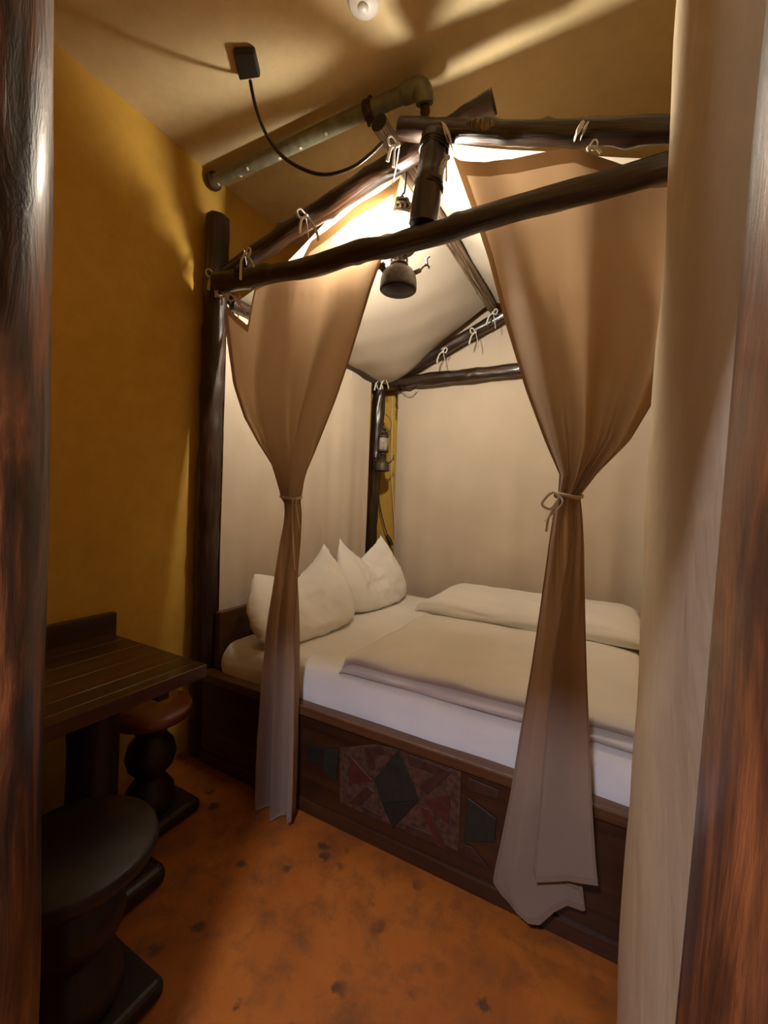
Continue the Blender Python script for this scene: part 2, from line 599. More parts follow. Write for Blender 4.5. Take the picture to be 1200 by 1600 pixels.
PTOP = P(331, 345, 'y', 0.055).z
log('post', [(0.06, 0.055, 0), (0.058, 0.055, 0.9), (0.063, 0.055, 1.8), (0.068, 0.055, PTOP)], [0.058, 0.057, 0.055, 0.053], 3, 'log_post', res=70)
log('post', [(2.08, 0.055, 0), (2.08, 0.055, 1.2), (2.08, 0.055, 2.55)], 0.055, 4, 'log_post')
bpx = [P(578, 840, 'y', 1.68), P(586, 720, 'y', 1.68), P(594, 603, 'y', 1.68)]
log('post', [(0.06, 1.68, 0), bpx[0], bpx[1], bpx[2]], [0.06, 0.056, 0.052, 0.05], 5, res=50)
log('post', [(2.08, 1.68, 0), (2.08, 1.68, 1.2), (2.08, 1.68, 2.3)], 0.055, 6)
bm_px = [(342, 441), (380, 436), (430, 427), (480, 419), (520, 407), (560, 393), (613, 383), (690, 361), (768, 337), (850, 314), (940, 290), (1039, 262)]
bpts = [P(u, v, 'y', -0.02) for u, v in bm_px]
bpts.append(bpts[-1] + (bpts[-1] - bpts[-2]) * 1.6)
log('front_beam', bpts, [0.047, 0.041, 0.036, 0.037, 0.039, 0.039, 0.037, 0.037, 0.037, 0.036, 0.036, 0.036, 0.036], 7, res=60)
rl = [P(u, v, 'y', 0.08) for u, v in [(352, 432), (400, 398), (450, 363), (520, 318), (580, 277), (640, 243), (700, 203), (772, 158)]]
log('rafter', rl, [0.042, 0.040, 0.040, 0.040, 0.040, 0.039, 0.038, 0.037], 8, res=50)
rp = [P(u, v, 'y', -0.005) for u, v in [(627, 200), (660, 203), (730, 206), (820, 208), (930, 206), (1040, 203)]]
rp.append(rp[-1] + (rp[-1] - rp[-2]) * 0.9)
log('rafter', rp, [0.032, 0.034, 0.033, 0.032, 0.032, 0.032, 0.032], 9, res=50)
kp = [P(661, 352, 'y', -0.02), P(671, 280, 'y', -0.02), P(681, 212, 'y', -0.02)]
log('king_post', kp, [0.047, 0.047, 0.045], 10, res=24)
# bare scar on the right-hand rafter where the bark has come off
sc = P(752, 208, 'y', -0.034)
MB().grid(lambda u, v: (sc.x + (u - 0.5) * 0.10, -0.005 - 0.0345 * math.cos((v - 0.62) * 1.9), P(752, 206, 'y', -0.005).z - (u - 0.5) * 0.039 + 0.0345 * math.sin((v - 0.62) * 1.9) * (1 - 0.55 * abs(2 * u - 1) ** 2)), 16, 10).build('bare_scar', 'bark', fr)
rg0 = P(592, 191, 'x', 0.985)
rg1 = Vector((0.985, 1.76, 2.695))
log('ridge_pole', [rg0, rg0.lerp(rg1, 0.15), rg0.lerp(rg1, 0.5), rg1], [0.031, 0.032, 0.034, 0.034], 11, 'bark', res=60, rough=0.06)
bb = [P(606, 601, 'y', 1.70), P(645, 595, 'y', 1.70), P(724, 587, 'y', 1.70), P(797, 579, 'y', 1.70)]
bb = [bb[0] + Vector((-0.12, 0, 0))] + bb + [bb[-1] + (bb[-1] - bb[-2]) * 2.4]
log('back_beam', bb, [0.045, 0.048, 0.048, 0.046, 0.044, 0.044], 12, res=50, rough=0.14)
br = [P(600, 594, 'y', 1.68), P(640, 576, 'y', 1.68), P(690, 548, 'y', 1.68), P(779, 497, 'y', 1.68)]
br.append(br[-1] + (br[-1] - br[-2]) * 0.4)
log('rafter', br, 0.042, 13, res=40)
log('rafter', [(2.08, 1.70, 2.28), (1.5, 1.70, 2.5), (0.98, 1.72, 2.68)], 0.042, 14)
log('side_beam', [(0.105, 0.10, 2.23), (0.105, 0.5, 2.245), (0.10, 1.1, 2.25), (0.10, 1.66, 2.235)], [0.044, 0.044, 0.045, 0.044], 15, res=40)
log('side_beam', [(2.06, 0.10, 2.25), (2.06, 0.9, 2.25), (2.06, 1.66, 2.25)], 0.044, 16)


def lashing(c, axis, r, turns=3, rr=0.004, mat='wire'):
    c, axis = Vector(c), Vector(axis).normalized()
    ref = Vector((0, 0, 1)) if abs(axis.z) < 0.9 else Vector((1, 0, 0))
    a = (ref - axis * ref.dot(axis)).normalized()
    b = axis.cross(a)
    pts = []
    for i in range(turns * 16 + 1):
        th = i / 16 * 2 * math.pi
        pts.append(c + (a * math.cos(th) + b * math.sin(th)) * r + axis * (rr * 2.2 * (th / (2 * math.pi) - turns / 2)))
    return MB().tube(pts, rr, 6).build('lashing', mat, fr)


kd = (kp[2] - kp[0]).normalized()
lashing(kp[0].lerp(kp[2], 0.42), kd, 0.049, 2)
lashing(kp[0].lerp(kp[2], 0.86), kd, 0.048, 3)
lashing(P(381, 432, 'y', -0.02), (1, 0, 0.05), 0.046, 2)
lashing(P(623, 600, 'y', 1.70), (1, 0, 0), 0.052, 3)
# loose ends of the binding cord at the back corner
MB().tube([P(618, 598, 'y', 1.64), P(621, 618, 'y', 1.63), P(619, 634, 'y', 1.63), P(622, 638, 'y', 1.62)], 0.005, 6, res=12).build('cord_end', 'wire', fr)
MB().tube([P(626, 603, 'y', 1.64), P(640, 611, 'y', 1.64), P(652, 602, 'y', 1.64)], 0.004, 6, res=12).build('cord_end', 'wire', fr)


# ------------------------------------------------------------------ the bed
bed = thing('bed', 'dark wooden bed with painted geometric side board under the canopy', 'bed', (1.05, 0.8, 0))
sb = MB().box((0.12, 0.0, 0.012), (2.03, 0.035, 0.402)).build('side_board', 'bed', bed, 0.004)
MB().box((0.12, -0.016, 0.400), (2.03, 0.05, 0.440)).build('top_rail', 'bed_rail', bed, 0.006)
MB().box((0.12, -0.010, 0.0), (2.03, 0.03, 0.055)).build('plinth', 'bed', bed, 0.004)
MB().box((0.125, 0.055, 0.30), (0.165, 1.63, 0.715)).build('headboard', 'headboard', bed, 0.006)
MB().box((2.0, 0.05, 0.10), (2.035, 1.63, 0.60)).build('footboard', 'bed', bed, 0.006)
MB().box((0.12, 1.60, 0.05), (2.03, 1.64, 0.44)).build('rear_board', 'bed', bed, 0.006)
MB().box((0.16, 0.05, 0.30), (2.0, 1.60, 0.36)).build('slat_base', 'bed', bed, 0.004)


def C7(x, y):                       # a corner of a painted piece on the board front
    return P(500 + x / 3.53, 1120 + y / 3.53, 'y', -0.001)


def inlay(poly, mat, d=0.005, base=0.0):
    pts = [C7(x, y) + Vector((0, -base, 0)) for x, y in poly]
    MB().prism(pts, (0, -d, 0)).build('inlay', mat, sb, 0.0015, 1)


inlay([(110, 170), (300, 150), (560, 200), (780, 300), (765, 740), (560, 660), (330, 570), (110, 470)], 'inlay_ground', 0.003)
B3 = 0.003
inlay([(437, 175), (302, 345), (345, 470), (548, 455), (490, 300)], 'inlay_green', 0.005, B3)
inlay([(345, 472), (405, 610), (548, 457)], 'inlay_dark', 0.005, B3)
inlay([(175, 215), (160, 370), (290, 345)], 'inlay_red', 0.004, B3)
inlay([(265, 375), (165, 470), (215, 488), (300, 410)], 'inlay_brown', 0.004, B3)
inlay([(245, 165), (350, 165), (355, 205), (300, 200), (310, 290), (270, 280)], 'inlay_brown', 0.004, B3)
inlay([(490, 205), (735, 298), (592, 425), (553, 385), (640, 310), (495, 262)], 'inlay_brown', 0.004, B3)
inlay([(578, 468), (722, 425), (712, 592)], 'inlay_red', 0.004, B3)
inlay([(548, 482), (600, 505), (705, 732), (655, 712)], 'inlay_red', 0.004, B3)
inlay([(482, 585), (640, 650), (650, 700), (470, 632)], 'inlay_brown', 0.004, B3)
inlay([(235, 480), (340, 540), (345, 580), (240, 530)], 'inlay_brown', 0.004, B3)
inlay([(815, 440), (975, 560), (965, 690), (795, 680)], 'inlay_green', 0.005)
inlay([(818, 332), (990, 405), (982, 455), (812, 398)], 'inlay_brown', 0.004)
inlay([(790, 700), (840, 715), (930, 830), (800, 770)], 'inlay_brown', 0.004)
inlay([(-60, 150), (20, 170), (10, 270), (-65, 240)], 'inlay_dark', 0.005)
inlay([(22, 172), (100, 180), (92, 350), (20, 295)], 'inlay_green', 0.005)
inlay([(1080, 600), (1220, 690), (1215, 850), (1070, 800)], 'inlay_red', 0.004)


# mattress: rounded slab with a fitted sheet
def slab(x0, x1, y0, y1, z0, z1, r, wob, seed, nx=70, ny=50, bulge=0.0):
    """a soft rounded slab as one closed surface"""
    mb = MB()
    prof = []
    hz = (z1 - z0) / 2
    for i in range(13):
        a = math.pi / 2 * (1 - i / 6)                     # top to bottom around the rim
        prof.append((r * (1 - math.cos(a)) if True else 0, hz * math.sin(a)))
    cx, cy, cz = (x0 + x1) / 2, (y0 + y1) / 2, (z0 + z1) / 2

    def ring(inset, z, k):
        pts = []
        hx, hy = (x1 - x0) / 2 - inset, (y1 - y0) / 2 - inset
        rc = max(0.01, r * 1.2 - inset * 0.5)
        per = []
        for q, (sx, sy) in enumerate(((1, -1), (1, 1), (-1, 1), (-1, -1))):
            for j in range(7):
                a = -math.pi / 2 + q * math.pi / 2 + j / 6 * math.pi / 2
                per.append((sx * (hx - rc) + rc * math.cos(a), sy * (hy - rc) + rc * math.sin(a)))
        out = []
        for i in range(len(per)):
            a, b = Vector(per[i]), Vector(per[(i + 1) % len(per)])
            m = max(1, int((b - a).length / 0.03))
            if i % 7 == 6:
                m = 52 if (i // 7) % 2 == 0 else 60
            else:
                m = 1
            for t in range(m):
                out.append(a.lerp(b, t / m))
        for p_ in out:
            v = Vector((cx + p_.x, cy + p_.y, cz + z))
            v.z += wob * noise.noise((v.x * 3, v.y * 3, seed)) + wob * 0.5 * noise.noise((v.x * 9, v.y * 9, seed))
            dn = wob * noise.noise((v.x * 5, v.y * 5, v.z * 9 + seed))
            v.x += dn * (1 if p_.x > 0 else -1)
            v.y += dn * (1 if p_.y > 0 else -1)
            pts.append(v)
        return pts
    rings = []
    for ins in (0.9, 0.7, 0.5, 0.35, 0.22, 0.14, 0.08):
        rings.append(ring(r + min(ins, (y1 - y0) / 2 - r * 2.2) if ins * 1.0 < 9 else 0, hz, 0))
    for d, z in prof:
        rings.append(ring(r - d if False else (r * (1 - math.cos(math.asin(max(-1, min(1, z / hz)))))), z, 0))
    for ins in (0.1, 0.4):
        rings.append(ring(r + ins if ins < (y1 - y0) / 2 - r * 2 else r, -hz, 0))
    n = len(rings[0])
    for rg in rings:
        mb.v.extend(rg)
    for i in range(len(rings) - 1):
        for j in range(n):
            k = (j + 1) % n
            mb.face((i * n + j, i * n + k, (i + 1) * n + k, (i + 1) * n + j))
    mb.face(range(n))
    mb.face([(len(rings) - 1) * n + j for j in range(n)][::-1])
    return mb


mt = thing('mattress', 'thick mattress in a white fitted sheet on the canopy bed', 'mattress', (1.07, 0.83, 0.36))
slab(0.168, 1.995, 0.03, 1.60, 0.362, 0.575, 0.055, 0.008, 3.0).build('fitted_sheet', 'sheet', mt)


# ------------------------------------------------------------------ pillows
def pillow(name, cy, w_, peak_a, peak_b, dip, xb, lean, seed, label, twist=0.0):
    """soft pillow stood on edge, chopped in the middle so that two corners stand up; faces +x"""
    mb = MB()
    nu, nv = 36, 28
    z0 = 0.572

    def pt(u, v, side):
        s, t = u * 2 - 1, v
        top = lerp(peak_a, peak_b, u)
        V = abs(s)
        hz = dip + (top - dip) * (V ** 1.0)
        edge = (1 - s ** 8) ** 0.5 if abs(s) < 1 else 0
        th = 0.115 * max(0, 1 - abs(s) ** 3.2) ** 0.6 * max(0.0, math.sin(math.pi * min(1, t ** 0.62))) ** 0.7
        th *= (1 - 0.3 * (1 - V) * t)
        if t > 0.999 or abs(s) > 0.999:
            th = 0.004
        wid = w_ / 2 * (1 + 0.05 * math.sin(math.pi * t) - 0.30 * t ** 2.5 * V)
        y = cy + s * wid
        z = z0 + t * hz - 0.02 * math.sin(math.pi * u) * 0
        # bottom corners round up
        z += 0.05 * (1 - t) ** 3 * abs(s) ** 6
        x = xb + lean * (1 - t) + side * th + twist * s
        wr_ = 0.014 * noise.noise((y * 9 + seed, z * 9, side * 3)) + 0.009 * (1 - abs(noise.noise((y * 11 + seed, z * 15, side * 5))) * 3)
        # seams gathering below the dip
        wr_ += 0.012 * math.exp(-((s) / 0.25) ** 2) * t * math.sin(t * 26 + seed)
        return (x + side * wr_ * min(1.0, th / 0.06), y, z)
    mb.grid(lambda u, v: pt(u, v, 1), nu, nv)
    mb.grid(lambda u, v: pt(u, v, -1), nu, nv)
    me = mb.build(name, 'pillow', None)
    bm = bmesh.new()
    bm.from_mesh(me.data)
    bmesh.ops.remove_doubles(bm, verts=bm.verts, dist=0.0095)
    bmesh.ops.recalc_face_normals(bm, faces=bm.faces)
    bm.to_mesh(me.data)
    bm.free()
    for p_ in me.data.polygons:
        p_.use_smooth = True
    return tag(me, label, 'pillow', 'pillows at the head of the bed')


pillow('pillow', 0.41, 0.70, 0.33, 0.45, 0.26, 0.30, 0.16, 1.0, 'white pillow nearer the front, half hidden behind the left curtain', 0.03)
pillow('pillow', 1.13, 0.69, 0.47, 0.46, 0.31, 0.30, 0.16, 4.0, 'white pillow with two pointed corners, beside the back corner post', 0.02)


# ------------------------------------------------------------------ folded duvets
def duvet(x0, x1, y0, y1, z0, z1, layers, seed, label, skew=0.0):
    """a duvet folded into layers, its folds along the near long side"""
    mb = MB()
    nu, nv = 70, 64
    hz = z1 - z0

    def sec(a):                       # closed section in (depth t 0..1, height 0..1)
        # a 0..1 : near edge bottom -> near edge top (folds) -> top -> far edge -> bottom
        if a < 0.30:
            q = a / 0.30
            k = q * layers
            f_ = k - int(min(k, layers - 1e-6))
            b = abs(math.sin(math.pi * f_)) ** 0.55
            return (-0.035 * b + 0.02 * q * q, q)
        if a < 0.62:
            q = (a - 0.30) / 0.32
            return (0.02 + q * 0.96, 1 + 0.10 * math.sin(math.pi * q) - 0.25 * q ** 6)
        if a < 0.72:
            q = (a - 0.62) / 0.10
            return (0.98 + 0.03 * math.sin(math.pi * q), lerp(0.75, 0, q))
        q = (a - 0.72) / 0.28
        return (lerp(0.98, 0.0, q), 0.0)

    def fn(u, v):
        t, h = sec(v)
        s = u * 2 - 1
        e = max(0.0, 1 - abs(s) ** 14) ** 0.5
        hh = h * (0.10 + 0.90 * e)
        x = lerp(x0, x1, u) + skew * t
        yy = lerp(y0, y1, t)
        z = z0 + hz * hh
        nz = noise.noise((x * 4 + seed, yy * 4, 1)) * 0.010 + noise.noise((x * 11, yy * 11 + seed, 2)) * 0.004
        if h > 0.02:
            z += nz * min(1, h * 1.5) * e
            yy += 0.010 * noise.noise((x * 5, h * 3, seed)) * (1 if t < 0.1 else 0.3)
        x += 0.018 * noise.noise((h * 4, yy * 5, seed + 8)) * (abs(s) ** 6)
        return (x, yy, z)
    mb.grid(lambda v, u: fn(u, v), nv, nu, True)
    n0 = nv
    mb.face([i for i in range(n0)])
    mb.face([nu * n0 + i for i in range(n0)][::-1])
    o = mb.build('folded_duvet', 'duvet', None)
    return tag(o, label, 'duvet', 'folded duvets on the bed')


duvet(0.86, 1.985, 0.09, 0.98, 0.574, 0.668, 2, 2.0, 'white duvet folded double along the near side of the bed', 0.0)
duvet(0.85, 1.985, 0.86, 1.585, 0.662, 0.742, 1, 6.0, 'white duvet folded along the far side of the bed by the beige canvas', 0.0)


# ------------------------------------------------------------------ cloth ties
def ribbon(parent, pts, wid=0.009, name='tie_ribbon', mat='ribbon', res=14):
    return MB().tube(pts, wid / 2, 8, 0, 0, True, 0, res, flat=0.35).build(name, mat, parent)


def tie(parent, c, tails=((0.02, 0.09), (-0.02, 0.07)), loops=1, seed=0, s=1.0):
    """a small knotted ribbon: knot, loops and tails, all one piece"""
    c = Vector(c)
    rx = R0
    mb = MB()
    mb.lathe([(0.0, -0.009 * s), (0.007 * s, -0.006 * s), (0.009 * s, 0), (0.007 * s, 0.006 * s), (0, 0.009 * s)], c, 8)
    for dx, L in tails:
        L *= s
        p = [c, c + rx * dx * 0.6 * s + Vector((0, -0.012, -L * 0.3)), c + rx * dx * s + Vector((0, -0.008, -L * 0.7)), c + rx * dx * 1.15 * s + Vector((0, -0.006, -L))]
        mb.tube(p, [0.0045 * s, 0.005 * s, 0.006 * s, 0.0065 * s], 6, 0, 0, True, 0, 10, flat=0.4)
    for k in range(loops):
        sg = 1 if (k + seed) % 2 == 0 else -1
        q = [c, c + rx * 0.018 * sg * s + Vector((0, -0.01, 0.022 * s)), c + rx * 0.032 * sg * s + Vector((0, -0.012, 0.012 * s)), c + rx * 0.022 * sg * s + Vector((0, -0.01, -0.012 * s)), c]
        mb.tube(q, 0.0042 * s, 6, 0, 0, True, 0, 14, flat=0.5)
    return mb.build('tie_ribbon', 'ribbon', parent)


def wrap(parent, a, b, r, wid=0.012):
    """ribbon running from the cloth at a over a log of radius r with its centre at b"""
    a, b = Vector(a), Vector(b)
    d = (b - a)
    pts = []
    for i in range(13):
        th = math.pi * 2 * i / 12
        pts.append(b + Vector((0, math.cos(th) * (r + 0.003), math.sin(th) * (r + 0.003))))
    mb = MB()
    mb.tube(pts, wid / 2, 6, flat=0.35)
    mb.tube([a, a.lerp(b, 0.5) + Vector((0, -r * 0.8, 0)), b + Vector((0, -r - 0.003, 0))], wid / 2, 6, 0, 0, True, 0, 10, flat=0.35)
    return mb.build('tie_ribbon', 'ribbon', parent)


# ------------------------------------------------------------------ front curtains
def yplane(v, vt, y_top=0.075, y_tie=-0.035, v_hem=1300, y_hem=-0.075):
    if v < 460:
        return y_top
    if v < vt:
        return lerp(y_top, y_tie, sstep(430, vt, v))
    return lerp(y_tie, y_hem, (v - vt) / (v_hem - vt))


def curtain(label, top, Lt, Rt, vt, lowpath, hem, pleat, N, vhem, tie_v):
    t = thing('curtain', label, 'curtain', P(lerp(interp(Lt, vhem), interp(Rt, vhem), 0.5), vhem, 'y', -0.07))
    NU, ND = 46, 60
    # top edge as a function of the fraction across
    tt = []
    for (x, y) in top:
        L, R = interp(Lt, y), interp(Rt, y)
        tt.append(((x - L) / (R - L), y))
    mb = MB()
    rows = []
    for j in range(NU + 1):
        q = j / NU
        row = []
        for i in range(N + 1):
            u = i / N
            v = lerp(interp(tt, u), vt, q)
            x = lerp(interp(Lt, v), interp(Rt, v), u)
            p = P(x, v, 'y', yplane(v, vt))
            amp = 0.010 + 0.024 * sstep(0.15, 0.85, q) * (1 - 0.3 * sstep(0.85, 1.0, q))
            wdt = 1.0
            p.y += amp * pleat(u, q) + 0.012 * noise.noise((u * 3.1, q * 2.3, len(label))) * (1 - q)
            row.append(p)
        rows.append(row)
    for j in range(1, ND + 1):
        q = j / ND
        row = []
        for i in range(N + 1):
            u = i / N
            a, d = lowpath(u)
            k = sstep(0.0, 0.45, q)
            a = lerp(u, a, k)
            vh = hem(u)
            v = lerp(vt, vh, q)
            x = lerp(interp(Lt, v), interp(Rt, v), a)
            yy = yplane(v, vt)
            p = P(x, v, 'y', yy)
            p.y += lerp(0.016 * pleat(u, 1.0), d, k) + 0.006 * noise.noise((u * 5, q * 4, 3))
            p.y = min(p.y, -0.022)
            p.z = max(p.z, 0.008)
            row.append(p)
        rows.append(row)
    for r in rows:
        mb.v.extend(r)
    n = N + 1
    for j in range(len(rows) - 1):
        for i in range(N):
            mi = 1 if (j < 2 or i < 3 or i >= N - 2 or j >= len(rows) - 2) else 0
            mb.face((j * n + i, j * n + i + 1, (j + 1) * n + i + 1, (j + 1) * n + i), None, mi)
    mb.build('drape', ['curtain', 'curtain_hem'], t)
    # tieback cord round the gathered waist
    cl = P(interp(Lt, vt), tie_v, 'y', -0.035)
    cr = P(interp(Rt, vt), tie_v, 'y', -0.035)
    c = (cl + cr) / 2
    hw = (cr - cl).length / 2 + 0.004
    pts = [c + Vector((math.cos(th) * hw, math.sin(th) * 0.036, 0.004 * math.sin(th * 2))) for th in [k / 24 * 2 * math.pi for k in range(25)]]
    tb = MB().tube(pts, 0.0055, 8).build('tieback', 'rope', t)
    return t, tb, c, hw


Lt = [(200, 346), (470, 346), (600, 361), (650, 376), (690, 396), (740, 426), (778, 443), (800, 443), (850, 433), (950, 420), (1050, 408), (1150, 400), (1250, 397), (1300, 399)]
Rt = [(275, 624), (350, 609), (400, 597), (450, 578), (500, 562), (560, 543), (620, 522), (700, 490), (740, 474), (778, 467), (800, 470), (850, 471), (950, 471), (1050, 472), (1150, 471), (1250, 468), (1300, 466)]
topL = [(346, 470), (366, 492), (386, 508), (394, 470), (402, 440), (440, 425), (470, 400), (483, 374), (540, 340), (590, 303), (624, 275)]


def pleatL(u, q):
    return 0.9 * math.sin(2 * math.pi * (2.1 * u + 0.1)) + (0.15 + 0.35 * q * q) * math.sin(2 * math.pi * (4.3 * u + 0.35)) + 0.25 * q ** 3 * math.sin(2 * math.pi * 9 * u)


def lowL(u):
    f_ = 0.034 * math.sin(2 * math.pi * (2.6 * u - 0.2)) * (0.35 + u) + 0.010 * math.sin(2 * math.pi * 6 * u)
    return (u + 0.035 * math.sin(2 * math.pi * (2.6 * u + 0.1)), -0.01 - f_)


ctL, tbL, cL, hwL = curtain('tan curtain tied back on the left, hem reaching the orange floor', topL, Lt, Rt, 778, lowL,
                            lambda u: 1274 + 11 * math.sin(math.pi * min(1, u * 1.2)) , pleatL, 110, 1283, 778)
Lr = [(200, 700), (240, 706), (330, 738), (400, 761), (500, 787), (610, 820), (690, 850), (740, 872), (775, 870), (800, 864), (850, 856), (950, 843), (1050, 828), (1150, 811), (1250, 795), (1330, 779), (1370, 770), (1400, 768), (1450, 790)]
Rr = [(200, 1165), (300, 1150), (500, 1085), (600, 1035), (640, 1014), (690, 984), (740, 934), (775, 907), (800, 910), (850, 913), (950, 915), (1050, 918), (1150, 922), (1250, 926), (1330, 931), (1370, 935), (1450, 940)]
topR = [(706, 240), (718, 248), (760, 254), (800, 251), (850, 238), (895, 227), (930, 240), (970, 258), (1020, 275), (1080, 268), (1150, 262)]


def pleatR(u, q):
    return 0.9 * math.sin(2 * math.pi * (2.2 * u + 0.3)) + (0.15 + 0.35 * q * q) * math.sin(2 * math.pi * (4.7 * u + 0.1)) + 0.25 * q ** 3 * math.sin(2 * math.pi * 9 * u)


def lowR(u):
    # left layer, then back under, then a front layer folded over it
    tab_a = [(0, 0.0), (0.22, 0.36), (0.42, 0.80), (0.46, 0.84), (0.50, 0.80), (0.62, 0.42), (0.65, 0.38), (0.69, 0.42), (1.0, 1.0)]
    tab_d = [(0, 0.012), (0.12, -0.012), (0.22, 0.0), (0.42, 0.030), (0.46, 0.028), (0.50, 0.022), (0.62, -0.006), (0.65, -0.022), (0.69, -0.034), (0.85, -0.018), (1.0, -0.03)]
    return interp(tab_a, u), interp(tab_d, u)


def hemR(u):
    return interp([(0, 1384), (0.08, 1405), (0.16, 1440), (0.22, 1446), (0.30, 1430), (0.36, 1424), (0.42, 1438), (0.46, 1436), (0.50, 1400), (0.58, 1372), (0.65, 1352), (0.69, 1366), (1.0, 1371)], u)


ctR, tbR, cR, hwR = curtain('wide tan curtain tied back on the right, hem folded over itself', topR, Lr, Rr, 775, lowR, hemR, pleatR, 120, 1440, 775)

# tieback tails and bows
ribbon(tbL, [cL + Vector((hwL, -0.02, 0)), cL + Vector((hwL + 0.012, -0.035, -0.03)), cL + Vector((hwL + 0.02, -0.03, -0.08)), cL + Vector((hwL + 0.03, -0.03, -0.12))], 0.011, 'tail')
ribbon(tbL, [cL + Vector((hwL - 0.005, -0.035, 0)), cL + Vector((hwL, -0.04, -0.08)), cL + Vector((hwL + 0.012, -0.045, -0.16)), cL + Vector((hwL + 0.03, -0.05, -0.28))], 0.007, 'tail')
k0 = cR + Vector((-hwR * 0.55, -0.042, -0.005))
for q in ([k0, k0 + Vector((-0.02, -0.01, 0.012)), k0 + Vector((-0.045, -0.01, -0.02)), k0 + Vector((-0.02, -0.012, -0.035)), k0],
          [k0, k0 + Vector((-0.01, -0.01, -0.03)), k0 + Vector((-0.025, -0.01, -0.06)), k0 + Vector((-0.03, -0.01, -0.10))],
          [k0, k0 + Vector((0.01, -0.012, -0.015)), k0 + Vector((-0.012, -0.012, -0.045)), k0 + Vector((-0.035, -0.01, -0.07))]):
    ribbon(tbR, q, 0.008, 'tail')

# ties holding the curtains to the logs
tie(ctL, P(336, 430, 'y', -0.03), ((0.01, 0.10), (-0.02, 0.07)), 1, 1, 1.0)
tie(ctL, P(352, 462, 'y', -0.01), ((0.03, 0.04), (-0.01, 0.05)), 2, 0, 0.9)
tie(ctL, P(368, 468, 'y', -0.01), ((0.02, 0.10), (0.05, 0.08)), 2, 1, 0.9)
tie(ctL, P(383, 397, 'y', -0.065), ((-0.01, 0.11), (0.05, 0.09)), 1, 0, 1.0)
tie(ctL, P(479, 338, 'y', 0.02), ((-0.02, 0.07), (0.05, 0.10)), 1, 1, 1.0)
ribbon(ctL, [P(482, 372, 'y', 0.075), P(480, 352, 'y', 0.03), P(476, 333, 'y', 0.04)], 0.012)
ribbon(ctL, [P(386, 420, 'y', 0.12), P(384, 405, 'y', 0.02), P(382, 392, 'y', 0.03)], 0.012)
ribbon(ctL, [P(348, 474, 'y', 0.075), P(340, 456, 'y', 0.0), P(334, 440, 'y', -0.004)], 0.010)
tie(ctL, P(622, 226, 'y', -0.05), ((-0.01, 0.09), (-0.03, 0.07)), 1, 1, 0.9)
ribbon(ctL, [P(612, 292, 'y', 0.075), P(619, 260, 'y', 0.02), P(624, 228, 'y', -0.03)], 0.012)
tie(ctR, P(700, 246, 'y', -0.03), ((-0.02, 0.07), (0.0, 0.09)), 0, 1, 0.9)
ribbon(ctR, [P(707, 242, 'y', 0.075), P(703, 215, 'y', -0.045), P(691, 188, 'y', -0.035), P(688, 180, 'y', 0.0)], 0.014)
ribbon(ctR, [P(706, 240, 'y', 0.09), P(698, 216, 'y', -0.045), P(692, 192, 'y', -0.035), P(690, 182, 'y', 0.0)], 0.009)
ribbon(ctR, [P(893, 229, 'y', 0.075), P(900, 212, 'y', -0.045), P(911, 190, 'y', -0.036), P(916, 183, 'y', 0.0)], 0.014)
ribbon(ctR, [P(903, 229, 'y', 0.075), P(909, 212, 'y', -0.045), P(919, 190, 'y', -0.036), P(925, 182, 'y', 0.0)], 0.008)
tie(ctR, P(920, 232, 'y', -0.03), ((0.03, 0.01), (0.04, 0.02)), 1, 0, 0.8)


# ------------------------------------------------------------------ canvas roof and side canvases
roof = thing('canopy_canvas', 'cream canvas roof sagging over the ridge inside the canopy', 'canvas', (1.05, 0.9, 2.2))
YA, YB = 0.138, 1.655


def rf(u, v):
    y = lerp(YA, YB, v)
    rz = lerp(rg0.z, rg1.z, (y - rg0.y) / (rg1.y - rg0.y)) + 0.040
    if u < 0.5:
        s = u / 0.5
        x = lerp(0.10, 0.985, s)
        z = lerp(2.245, rz, s)
        sag = 0.085 * math.sin(math.pi * s ** 0.8) * (0.35 + 0.65 * math.sin(math.pi * min(1, v * 0.9 + 0.1)) ** 0.7)
        corner = 0.10 * math.exp(-((s - 0.22) / 0.25) ** 2) * sstep(0.45, 1.0, v) * 0.6
        z -= sag + corner
    else:
        s = (u - 0.5) / 0.5
        x = lerp(0.985, 2.06, s)
        z = lerp(rz, 2.27, s) - 0.05 * math.sin(math.pi * s) * math.sin(math.pi * v)
    z += 0.006 * noise.noise((x * 3, y * 5, 1)) + 0.002 * math.sin(y * 9 + x * 7) + 0.0012 * math.sin(x * 19 - y * 21)
    if abs(u - 0.5) < 0.03:
        z += 0.0
    return (x, y, z)


MB().grid(rf, 90, 60).build('roof_cloth', 'canvas', roof)
for k, (u, v, yy) in enumerate(((546, 568, 1.20), (586, 592, 1.56), (594, 593, 1.56), (603, 592, 1.57), (692, 549, 1.60), (743, 519, 1.60), (770, 489, 1.58))):
    tie(roof, P(u, v, 'y', yy), ((0.02, 0.10 if k not in (1, 2, 3) else 0.07), (-0.03, 0.08)), 1, k, 1.1)

hc = thing('head_canvas', 'beige canvas sheet hanging behind the pillows at the head', 'canvas', (0.1, 0.8, 0.5))


def hcf(u, v):
    y, z = lerp(0.088, 1.50, u), lerp(0.45, 2.215, v)
    f_ = 0.010 * math.sin(y * 17) * (1 - 0.6 * v) + 0.006 * math.sin(y * 41 + 1) * (1 - v) + 0.006 * noise.noise((y * 3, z * 2, 0))
    return (0.108 + f_ * 0.9, y, z)


MB().grid(hcf, 120, 40).build('cloth_sheet', 'back_canvas', hc)
bc = thing('back_canvas', 'wide beige canvas hanging along the far side of the bed', 'canvas', (1.1, 1.75, 0.5))


